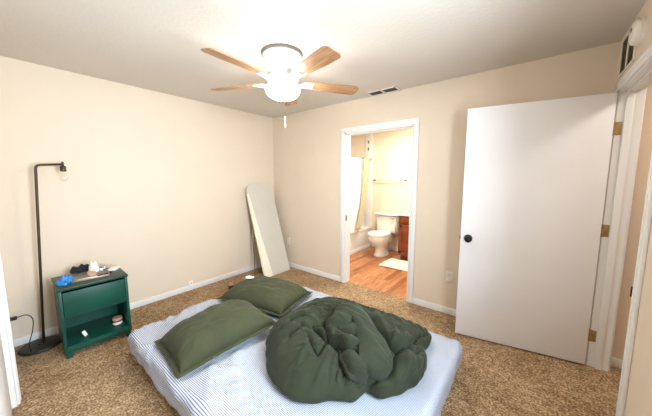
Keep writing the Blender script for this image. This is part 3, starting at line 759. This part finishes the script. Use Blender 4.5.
RIDGES = [
    ([(-0.153, -0.092), (-0.249, -0.094), (-0.357, -0.127), (-0.416, -0.215)], 0.018, 0.011),
    ([(-0.169, -0.054), (-0.284, -0.003), (-0.386, -0.054), (-0.458, -0.128)], 0.018, 0.011),
    ([(-0.161, -0.008), (-0.285, 0.086), (-0.384, 0.055), (-0.453, -0.038)], 0.018, 0.011),
    ([(-0.086, -0.224), (-0.119, -0.321), (-0.158, -0.4)], 0.014, 0.011),
    ([(-0.04, -0.202), (-0.058, -0.333), (-0.082, -0.414)], 0.014, 0.011),
    ([(-0.121, 0.01), (-0.158, 0.116), (-0.263, 0.128)], 0.016, 0.011),
    ([(-0.169, -0.163), (-0.234, -0.229), (-0.269, -0.316)], 0.014, 0.013),
    ([(0.027, 0.051), (0.144, 0.076), (0.272, 0.01), (0.366, -0.094)], 0.014, 0.01),
    ([(-0.283, 0.151), (-0.092, 0.221), (0.12, 0.196), (0.337, 0.138), (0.464, 0.086)], 0.016, 0.01),
    ([(0.0, -0.001), (0.075, -0.069), (0.139, -0.178), (0.201, -0.25)], 0.014, 0.013),
    ([(0.024, -0.203), (0.102, -0.244), (0.175, -0.293), (0.205, -0.33)], 0.014, 0.01),
    ([(0.024, -0.26), (0.088, -0.315), (0.142, -0.349)], 0.012, 0.009),
    ([(0.258, -0.098), (0.314, -0.138), (0.395, -0.115)], 0.014, 0.01),
    ([(0.219, -0.401), (0.329, -0.358), (0.415, -0.3)], 0.012, 0.011),
    ([(-0.023, -0.119), (0.047, -0.183), (0.114, -0.231)], 0.012, 0.009),
    ([(-0.068, 0.048), (0.007, 0.025), (0.09, -0.008)], 0.012, 0.011),
]
KNOT = (-0.078, -0.156)
# FEAT1
def work(x, y, z):
    x = x-2.44; y = y+1.45; z = z-.30
    return x*.825+y*.565, -.489*x+.7145*y+.5*z
def comforter():
    out = [(2.147, -1.912), (1.967, -1.751), (1.915, -1.522), (1.867, -1.25), (1.946, -1.06), (2.13, -0.96), (2.42, -0.955), (2.599, -0.975), (2.807, -0.98), (2.917, -0.99), (2.935, -1.108), (2.931, -1.204), (2.991, -1.321), (2.997, -1.491), (2.939, -1.644), (2.874, -1.727), (2.797, -1.725), (2.765, -1.83), (2.655, -1.912), (2.556, -2.017), (2.414, -2.032), (2.291, -2.003)]
    C = np.array((2.44, -1.45)); P = np.array(out)
    ang = np.arctan2(P[:, 1]-C[1], P[:, 0]-C[0]); rad = np.hypot(P[:, 1]-C[1], P[:, 0]-C[0])
    o = np.argsort(ang); ang, rad = ang[o], rad[o]
    a = np.linspace(-PI, PI, 720, endpoint=False)
    ang = np.concatenate([ang-2*PI, ang, ang+2*PI]); rad = np.concatenate([rad]*3)
    rb = np.interp(a, ang, rad); k = np.exp(-np.linspace(-2, 2, 15)**2); k /= k.sum()
    rb = np.convolve(np.concatenate([rb[-7:], rb, rb[:7]]), k, 'valid')
    rb = rb + .010*pn(np.cos(a)*7, np.sin(a)*7)
    N = 230
    g = np.linspace(-1, 1, N); GU, GV = np.meshgrid(g, g, indexing='ij')
    DX = GU*np.sqrt(1-GV**2/2); DY = GV*np.sqrt(1-GU**2/2)      # square to disc
    sr = np.hypot(DX, DY)*1.10; A_ = np.arctan2(DY, DX)
    RB = np.interp(A_, np.concatenate([a-2*PI, a, a+2*PI]), np.tile(rb, 3))
    rho = 1-(1-np.minimum(sr, 1.0))**1.3; tail = np.clip((sr-1)/.10, 0, 1)
    Rr = rho*RB
    X = C[0]+Rr*np.cos(A_); Y = C[1]+Rr*np.sin(A_)
    edge = (1-rho)*RB
    # soft dome of bunched filling, lower towards the back
    Hh = .05+.165*(1-rho**2.3) - .075*sst(-1.45, -1.05, Y)*(1-rho**4) + .018*pn(X*3.2+2, Y*3.2)
    Hh += .03*np.exp(-((X-2.2)**2+(Y+1.72)**2)/.05) + .035*np.exp(-((X-2.88)**2+(Y+1.5)**2)/.02)
    rim = np.sqrt(np.clip(1-(1-np.clip(edge/.11, 0, 1))**2, 0, 1))
    Z = mz+.051+np.maximum(Hh, .035)*rim
    z0 = mz+.051; zb = mz+.012; b_ = tail*PI/2
    Rq = Rr - .035*(1-np.cos(b_)); X = C[0]+Rq*np.cos(A_); Y = C[1]+Rq*np.sin(A_)
    Z = np.where(tail > 0, zb+(z0-zb)*(1-np.sin(b_)), Z)
    B = np.stack([X, Y, Z], -1)
    def normals(P):
        n_ = np.cross(np.gradient(P, axis=0), np.gradient(P, axis=1)); n_ /= np.maximum(np.linalg.norm(n_, axis=-1, keepdims=True), 1e-12)
        return n_*np.sign(n_[N//2, N//2, 2])
    def smooth(P, k):
        P = P.copy()
        for _ in range(k): P[1:-1, 1:-1] = (P[2:, 1:-1]+P[:-2, 1:-1]+P[1:-1, 2:]+P[1:-1, :-2])/4
        return P
    Nn = normals(smooth(B, 12)); tail3 = (1-tail)
    # folds are laid out on a plane leaning towards the front right of the heap
    aa, bb = work(X, Y, Z)
    fa = aa+.008*pn(aa*7, bb*7+3); fb = bb+.008*pn(aa*7+7, bb*7)
    F = np.zeros_like(X)
    poly = POLYS[0][0]
    for pl, h, R, dip in POLYS:
        i2 = inside(fa, fb, pl); d, f = segdist(fa, fb, pl+pl[:1]); rn = np.clip(d/R, 0, 1)
        F += np.where(i2, h*np.sqrt(1-(1-rn)**2), -dip*np.exp(-d/.018))
    for pts, hh, wd in RIDGES:
        d, f = segdist(fa, fb, pts)
        F += 1.35*hh*np.exp(-(d/wd)**1.2)*np.sin(np.clip(f, .02, .98)*PI)**.6
    for pts, dep, wd, puck in CREASES:
        d, f = segdist(fa, fb, pts)
        Ln = sum(math.hypot(q[0]-p[0], q[1]-p[1]) for p, q in zip(pts, pts[1:]))
        en = np.sin(np.clip(f, .02, .98)*PI)**.5
        F -= 1.1*dep*np.exp(-(d/wd)**1.2)*en
        F += dep*.15*np.exp(-((d-wd*2.3)/(wd*1.4))**2)*en
        F += puck*.005*pn(f*Ln*42+pts[0][0]*50, d*6)*np.exp(-((d-.03)/.03)**2)*en
    # long tapering folds: sharp crests, soft troughs
    Ka, Kb = KNOT; rK = np.hypot(aa-Ka, bb-Kb)
    th2 = np.arctan2((aa-Ka), (bb-Kb))                  # seam of the angle points down towards the viewer side
    dome = sst(.05, -.05, (aa-Ka)+.35*(bb-Kb))          # the calm swollen side
    md = np.where(inside(aa, bb, poly), np.clip(segdist(aa, bb, poly+poly[:1])[0]/.04, 0, 1), 0)
    def crest(f, w_=.30): return np.clip(1-np.abs(f)/w_, 0, 1)**1.5
    wr = rK+.02*pn(aa*4, bb*4)
    arcs = crest(pn(wr*15+th2*.8, th2*.9+2))+.6*crest(pn(wr*24-th2*.9+7, th2*1.4+5), .22)
    rad_ = crest(pn(th2*3.0+9, wr*1.6), .22)+.6*crest(pn(th2*6+2, wr*2.2+4), .20)
    fold = (1-dome)*(1-md)*(.019*arcs*sst(.06, .16, rK))+.011*rad_*sst(.40, .08, rK)*(1-md)+.007*md*crest(pn((aa*.6+bb)*18, (aa-bb*.6)*2.), .25)
    F += fold
    B = B + Nn*(F*tail3*sst(-.01, .07, edge))[..., None]
    Nb = normals(smooth(B, 2)); kf = (.006*tail3*sst(.0, .08, edge))[..., None]
    B = B + Nb*kf
    Nn = normals(smooth(B, 6))
    e_circ = .008+.04*np.exp(-(rK/.12)**2); e_rad = e_circ+.02*(1-dome)
    thK = np.arctan2(bb-Kb, aa-Ka)
    P_ = B.copy()
    offs = [(1, 0), (0, 1), (1, 1), (1, -1)]
    cons = []
    def sl(o_, n_): return (slice(max(0, -o_), n_-max(0, o_)), slice(max(0, o_), n_-max(0, -o_)))
    for di, dj in offs:
        i0, i1 = sl(di, N); j0, j1 = sl(dj, N)
        D = B[i1, j1]-B[i0, j0]; L = np.linalg.norm(D, axis=-1)
        ph = np.arctan2(bb[i1, j1]-bb[i0, j0], aa[i1, j1]-aa[i0, j0])-thK[i0, j0]
        e = e_rad[i0, j0]*np.cos(ph)**2+e_circ[i0, j0]*np.sin(ph)**2
        cons.append(((i0, j0), (i1, j1), L*(1+e)))
    free = ((sr < 1.03)*1.0)[..., None]
    for it in range(60):
        dP = np.zeros_like(P_)
        for A0, A1, L in cons:
            D = P_[A1]-P_[A0]; l = np.linalg.norm(D, axis=-1); c_ = (D*((l-L)/np.maximum(l, 1e-9)*.5)[..., None])
            dP[A0] += c_; dP[A1] -= c_
        P_ = P_ + dP*.32*free
        Lp = np.zeros_like(P_); Lp[1:-1, 1:-1] = (P_[2:, 1:-1]+P_[:-2, 1:-1]+P_[1:-1, 2:]+P_[1:-1, :-2])/4-P_[1:-1, 1:-1]
        P_ = P_ + Lp*.04*free
        off = P_-B; hN = (off*Nn).sum(-1, keepdims=True); tg = off-hN*Nn
        tl = np.linalg.norm(tg, axis=-1, keepdims=True); tg = tg*np.minimum(1, .012/np.maximum(tl, 1e-9))
        P_ = B + tg + np.clip(hN, -.016, .022)*Nn
    P_[..., 2] = np.maximum(P_[..., 2], zb)
    me = grid_mesh('comforter', P_)
    return me
cf = link('comforter', comforter(), M['comforter'], smooth=True)
sb = cf.modifiers.new('sub', 'SUBSURF'); sb.levels = 1; sb.render_levels = 1
tag(cf, 'dark green comforter bunched in a heap on the bed', 'comforter')

# ------------------------------------------------------------------ bathroom
# tub with apron
tub = thing('bathtub', 'white bathtub at the left of the bathroom', 'bathtub', (0, 0, 0))
b = MB(); b.box(.70, .782, .44, 1.965, 0, .41, bev=.008); b.box(.006, .72, .44, .52, 0, .41, bev=.008); b.box(.006, .72, 1.88, 1.965, 0, .41, bev=.008); b.box(.006, .09, .5, 1.9, 0, .41, bev=.008)
b.box(.08, .71, .51, 1.89, .0, .08)
b.build('tub_shell', M['tubwhite'], tub, angle=40)
b = MB(); b.box(.774, .79, .44, 1.965, .385, .425, bev=.006); b.build('rim', M['tubwhite'], tub, angle=40)
b = MB(); b.box(.005, .012, .44, 1.96, .41, 1.86); b.box(.012, .62, 1.955, 1.965, .41, 1.86)
struct(b.build('trim_4', M['tubwhite'], angle=40), 'white tub surround panel on the shower walls', 'tub surround')
struct(MB().box(.62, .79, 1.945, 1.97, 0, H, bev=.004).build('trim_5', M['tubwhite'], angle=40), 'white vertical trim where tub meets the bathroom wall', 'trim')
struct(MB().box(0, .8, .36, .44, 0, H).build('wall_shower', M['bathwall']), 'short cream wall at the near end of tub', 'wall')
rod = thing('curtain_rod', 'thin shower curtain rod above the bathtub', 'curtain rod', (.78, 0, 0))
MB().tube([(0, .445, 1.845), (0, 1.94, 1.845)], .0125, 12).build('rod', M['chrome'], rod, smooth=True)
def curtain(name, y0, y1, zt, m, label, x=.78, amp=.022, n=6, lean=0., narrow=1.0, zb=.10):
    nu, nv = 40, 90; u = np.linspace(0, 1, nu)[:, None]; v = np.linspace(0, 1, nv)[None, :]
    g = narrow + (1-narrow)*(1-u)
    Y = y0+(y1-y0)*(v*g + lean*u**2)
    X = x+amp*np.sin(v*n*2*PI)*(.4+.6*u) + 0*u
    Z = zt-(zt-zb)*u+0*v
    me = grid_mesh(name, np.stack([X, Y, Z], -1))
    o = link(name, me, m, smooth=True); s_ = o.modifiers.new('t', 'SOLIDIFY'); s_.thickness = .002
    return tag(o, label, 'shower curtain', 'shower curtains over the tub')
curtain('shower_curtain', .62, 1.43, 1.835, M['curtain'], 'white shower curtain hanging over the side of the tub', x=.835, zb=.42, n=9)
curtain('shower_curtain', 1.44, 1.62, 1.835, M['liner'], 'tan shower curtain panel gathered beside the white one', x=.90, amp=.014, zb=.5, n=3, lean=-1.6)

# toilet (faces -y)
tx, ty = 1.225, 0
to = thing('toilet', 'white porcelain toilet with round bowl and tank', 'toilet', (tx, 1.955, 0)); to.scale = (1.0, 1.13, 1.03)
def oval(zs, n=44):
    b = bmesh.new(); rings = []
    for z, cy, rx, ryf, ryb in zs:
        rings.append([b.verts.new((rx*math.cos(2*PI*k/n), cy+(ryb if math.sin(2*PI*k/n) > 0 else ryf)*math.sin(2*PI*k/n), z)) for k in range(n)])
    for A, B in zip(rings, rings[1:]):
        for k in range(n): b.faces.new((A[k], A[(k+1) % n], B[(k+1) % n], B[k]))
    b.faces.new(rings[0]); b.faces.new(rings[-1])
    bmesh.ops.recalc_face_normals(b, faces=b.faces[:]); return b
mb = MB()
mb._add(oval([(0, -.34, .125, .16, .20), (.02, -.34, .122, .155, .20), (.06, -.34, .105, .135, .19), (.14, -.345, .098, .125, .17), (.2, -.36, .118, .16, .17), (.26, -.385, .155, .21, .19), (.31, -.40, .18, .245, .20), (.355, -.405, .188, .26, .205), (.385, -.405, .188, .262, .205), (.39, -.405, .18, .255, .2)]))
mb.box(-.10, .10, -.27, -.02, .2, .385, bev=.03, seg=3)
mb.build('bowl', M['porcelain'], to, angle=50)
mb = MB(); mb._add(oval([(.392, -.405, .18, .255, .19), (.395, -.405, .192, .268, .2), (.41, -.405, .194, .27, .2), (.414, -.405, .185, .26, .195)])); mb.build('seat', M['porcelain'], to, angle=50)
mb = MB(); mb._add(oval([(.4155, -.405, .186, .262, .195), (.42, -.405, .193, .268, .2), (.432, -.405, .19, .265, .2), (.44, -.405, .15, .22, .16)])); mb.box(-.09, .09, -.225, -.195, .41, .435, bev=.008); mb.build('seat_lid', M['porcelain'], to, angle=50)
def taper_box(w0, w1, y0a, y1a, z0, z1, bev):
    b = bmesh.new(); bmesh.ops.create_cube(b, size=1)
    for v in b.verts:
        t = v.co.z+.5; w = w0+(w1-w0)*t; v.co = Vector((v.co.x*w, y0a if v.co.y < 0 else y1a, z0+(z1-z0)*t))
        if v.co.y == y0a: v.co.y -= .02*t
    bmesh.ops.bevel(b, geom=b.edges[:], offset=bev, segments=3, affect='EDGES'); return b
mb = MB(); mb._add(taper_box(.40, .46, -.18, -.005, .385, .72, .02)); mb.build('tank', M['porcelain'], to, angle=50)
MB().box(-.245, .245, -.215, .0, .718, .755, bev=.01, seg=3).build('tank_lid', M['porcelain'], to, angle=50)
mb = MB(); mb.lathe([(.012, 0), (.012, .012)], n=14, mx=Matrix.Translation((.15, -.195, .665)) @ Matrix.Rotation(PI/2, 4, 'X')); mb.box(.085, .16, -.218, -.207, .655, .672, bev=.004); mb.build('flush_lever', M['chrome'], to, angle=40)

# vanity
va = thing('vanity_cabinet', 'reddish brown bathroom vanity with raised panel door', 'vanity', (1.60, 1.47, 0))
b = MB(); b.box(0, .9, 0, .485, .09, .80, bev=.003); b.box(0.03, .9, .06, .485, 0, .1); b.build('cabinet_body', M['vanity'], va, angle=40)
def panel(name, x0, x1, z0, z1):
    b = MB(); b.box(x0, x1, -.018, 0, z0, z1, bev=.003)
    if z1-z0 > .2:
        b.box(x0+.045, x1-.045, -.026, -.014, z0+.05, z1-.05, bev=.007)
        for q in ((x0, x0+.04, z0, z1), (x1-.04, x1, z0, z1), (x0, x1, z0, z0+.045), (x0, x1, z1-.045, z1)): b.box(q[0], q[1], -.026, -.016, q[2], q[3], bev=.003)
    else: b.box(x0+.02, x1-.02, -.024, -.014, z0+.02, z1-.02, bev=.005)
    return b.build(name, M['vanity'], va, angle=40)
panel('drawer', .03, .42, .66, .78); panel('drawer', .45, .86, .66, .78)
for x0, x1, kx in ((.03, .42, .39), (.45, .86, .48)):
    d = panel('door', x0, x1, .13, .64)
    MB().lathe([(.006, 0), (.006, .012), (.013, .02), (.011, .027), (0, .029)], n=16, mx=Matrix.Translation((kx, -.026, .57)) @ Matrix.Rotation(PI/2, 4, 'X')).build('knob', M['chrome'], d, smooth=True)
b = MB(); b.box(-.015, .93, -.03, .487, .80, .835, bev=.006); b.box(-.015, .93, .466, .487, .83, .91, bev=.004); b.build('countertop', M['counter'], va, angle=40)
bt = thing('soap_bottle', 'small blue green bottle on the vanity counter', 'bottle', (1.735, 1.66, .836))
MB().lathe([(.0, 0), (.03, .001), (.032, .006), (.032, .045), (.028, .055), (.012, .062)], n=24).build('bottle_body', M['bluebottle'], bt, angle=40)
MB().lathe([(.013, .06), (.013, .075), (0, .076)], n=16).build('cap', M['plastic'], bt, angle=40)
bt2 = thing('soap_dish', 'low pale soap dish at the left end of vanity counter', 'soap dish', (1.66, 1.60, .8355))
MB().lathe([(.0, 0), (.035, .0005), (.05, .012), (.052, .016), (.046, .014), (.03, .006), (0, .005)], n=24, sy=.7).build('dish', M['porcelain'], bt2, smooth=True)
MB().box(-.028, .028, -.017, .017, .0065, .022, bev=.006).build('soap', M['bluebottle'], bt2, angle=50)
tp = thing('toilet_paper_holder', 'small dark toilet paper holder on the vanity side', 'toilet paper holder', (1.60, 1.60, .66))
b = MB(); b.lathe([(.02, 0), (.02, .006), (.008, .01), (.008, .04)], n=16, mx=Matrix.Rotation(-PI/2, 4, 'Y')); b.tube([(-.04, 0, 0), (-.04, -.07, 0)], .007, 10); b.build('arm', M['lampbronze'], tp, angle=40)
# rug
rg = []
nx_, ny_ = 60, 40
u, v_ = np.meshgrid(np.linspace(-1, 1, nx_), np.linspace(-1, 1, ny_), indexing='ij')
prof = np.clip((1-np.abs(u)**14)*(1-np.abs(v_)**12), 0, 1)**.5
X = 1.86+u*.38+.008*pn(v_*6, u*6); Y = 1.20+v_*.235+.008*pn(u*7, v_*7); Z = .0015+.018*prof*(1+.25*pn(u*20, v_*14)+.2*pn(u*50, v_*40))
ro = link('bath_rug', grid_mesh('bath_rug', np.stack([X, Y, Z], -1)), M['rug'], smooth=True); m_ = ro.modifiers.new('t', 'SOLIDIFY'); m_.thickness = .003; m_.offset = -1
ro.location.z = .001
tag(ro, 'fluffy white bath rug on the wood floor', 'rug')
# towel bar
tb = thing('towel_bar', 'thin chrome towel bar on the wall above the toilet', 'towel bar', (1.18, 1.97, 1.42))
b = MB(); b.tube([(-.33, -.06, 0), (.33, -.06, 0)], .008, 10); b.build('bar', M['plastic'], tb, smooth=True)
for s_ in (-1, 1):
    MB().lathe([(.022, 0), (.022, .008), (.01, .014), (.009, .05), (.013, .055), (.013, .068), (0, .07)], n=20, mx=Matrix.Translation((s_*.33, 0, 0)) @ Matrix.Rotation(PI/2, 4, 'X')).build('bracket', M['steel'], tb, angle=40)
for z, lb in ((2.20, 'upper small metal hook on the white bathroom trim'), (2.06, 'lower small metal hook on the white bathroom trim')):
    hk = thing('wall_hook', lb, 'hook', (.70, 1.945, z), group='metal hooks on the bathroom trim')
    MB().box(-.016, .016, -.004, 0, -.03, .03, bev=.002).build('plate', M['steel'], hk); MB().tube([(0, -.003, .01), (0, -.025, -.005), (0, -.035, .008)], .004, 8).build('prong', M['steel'], hk)

# ------------------------------------------------------------------ lights
def area(name, loc, rot, sx, sy, power, col, spread=None):
    l = bpy.data.lights.new(name, 'AREA'); l.shape = 'RECTANGLE'; l.size = sx; l.size_y = sy; l.energy = power; l.color = col
    o = bpy.data.objects.new(name, l); COL.objects.link(o); o.location = loc; o.rotation_euler = rot
    if spread: l.spread = spread
    return o
area('bathroom_ceiling_light', (1.7, 1.0, 2.42), (0, 0, 0), .5, .5, 14, (1, .955, .87))
area('hall_ceiling_light', (4.6, -.8, 2.42), (0, 0, 0), .3, .3, 3.2, (1, .95, .88))
area('added_window_fill', (W+.35, -2.22, 1.5), (0, PI/2, 0), 1.2, 1.0, 56, (.74, .87, 1.0))  # added cool fill for the bed, shining through the made-up window

w = bpy.data.worlds.new('daylight'); sc.world = w; w.use_nodes = True
bg = w.node_tree.nodes['Background']; bg.inputs['Color'].default_value = (.6, .78, 1, 1); bg.inputs['Strength'].default_value = .6

# ------------------------------------------------------------------ camera
cam = bpy.data.cameras.new('camera'); co = bpy.data.objects.new('camera', cam); COL.objects.link(co)
cam.sensor_width = 36; cam.sensor_fit = 'HORIZONTAL'; cam.lens = 260.86/652*36; cam.clip_start = .02
yaw, pit, rol = -.6731, .1128, -.001
f = Vector((math.sin(yaw)*math.cos(pit), math.cos(yaw)*math.cos(pit), -math.sin(pit)))
r = f.cross(Vector((0, 0, 1))).normalized(); u = r.cross(f)
r2 = math.cos(rol)*r+math.sin(rol)*u; u2 = -math.sin(rol)*r+math.cos(rol)*u
co.matrix_world = Matrix(((r2.x, u2.x, -f.x, 3.4434), (r2.y, u2.y, -f.y, -2.9132), (r2.z, u2.z, -f.z, 1.454), (0, 0, 0, 1)))
sc.camera = co

sc.view_settings.view_transform = 'Standard'; sc.view_settings.look = 'None'; sc.view_settings.gamma = 1
sc.view_settings.use_curve_mapping = False; sc.view_settings.exposure = 1.88
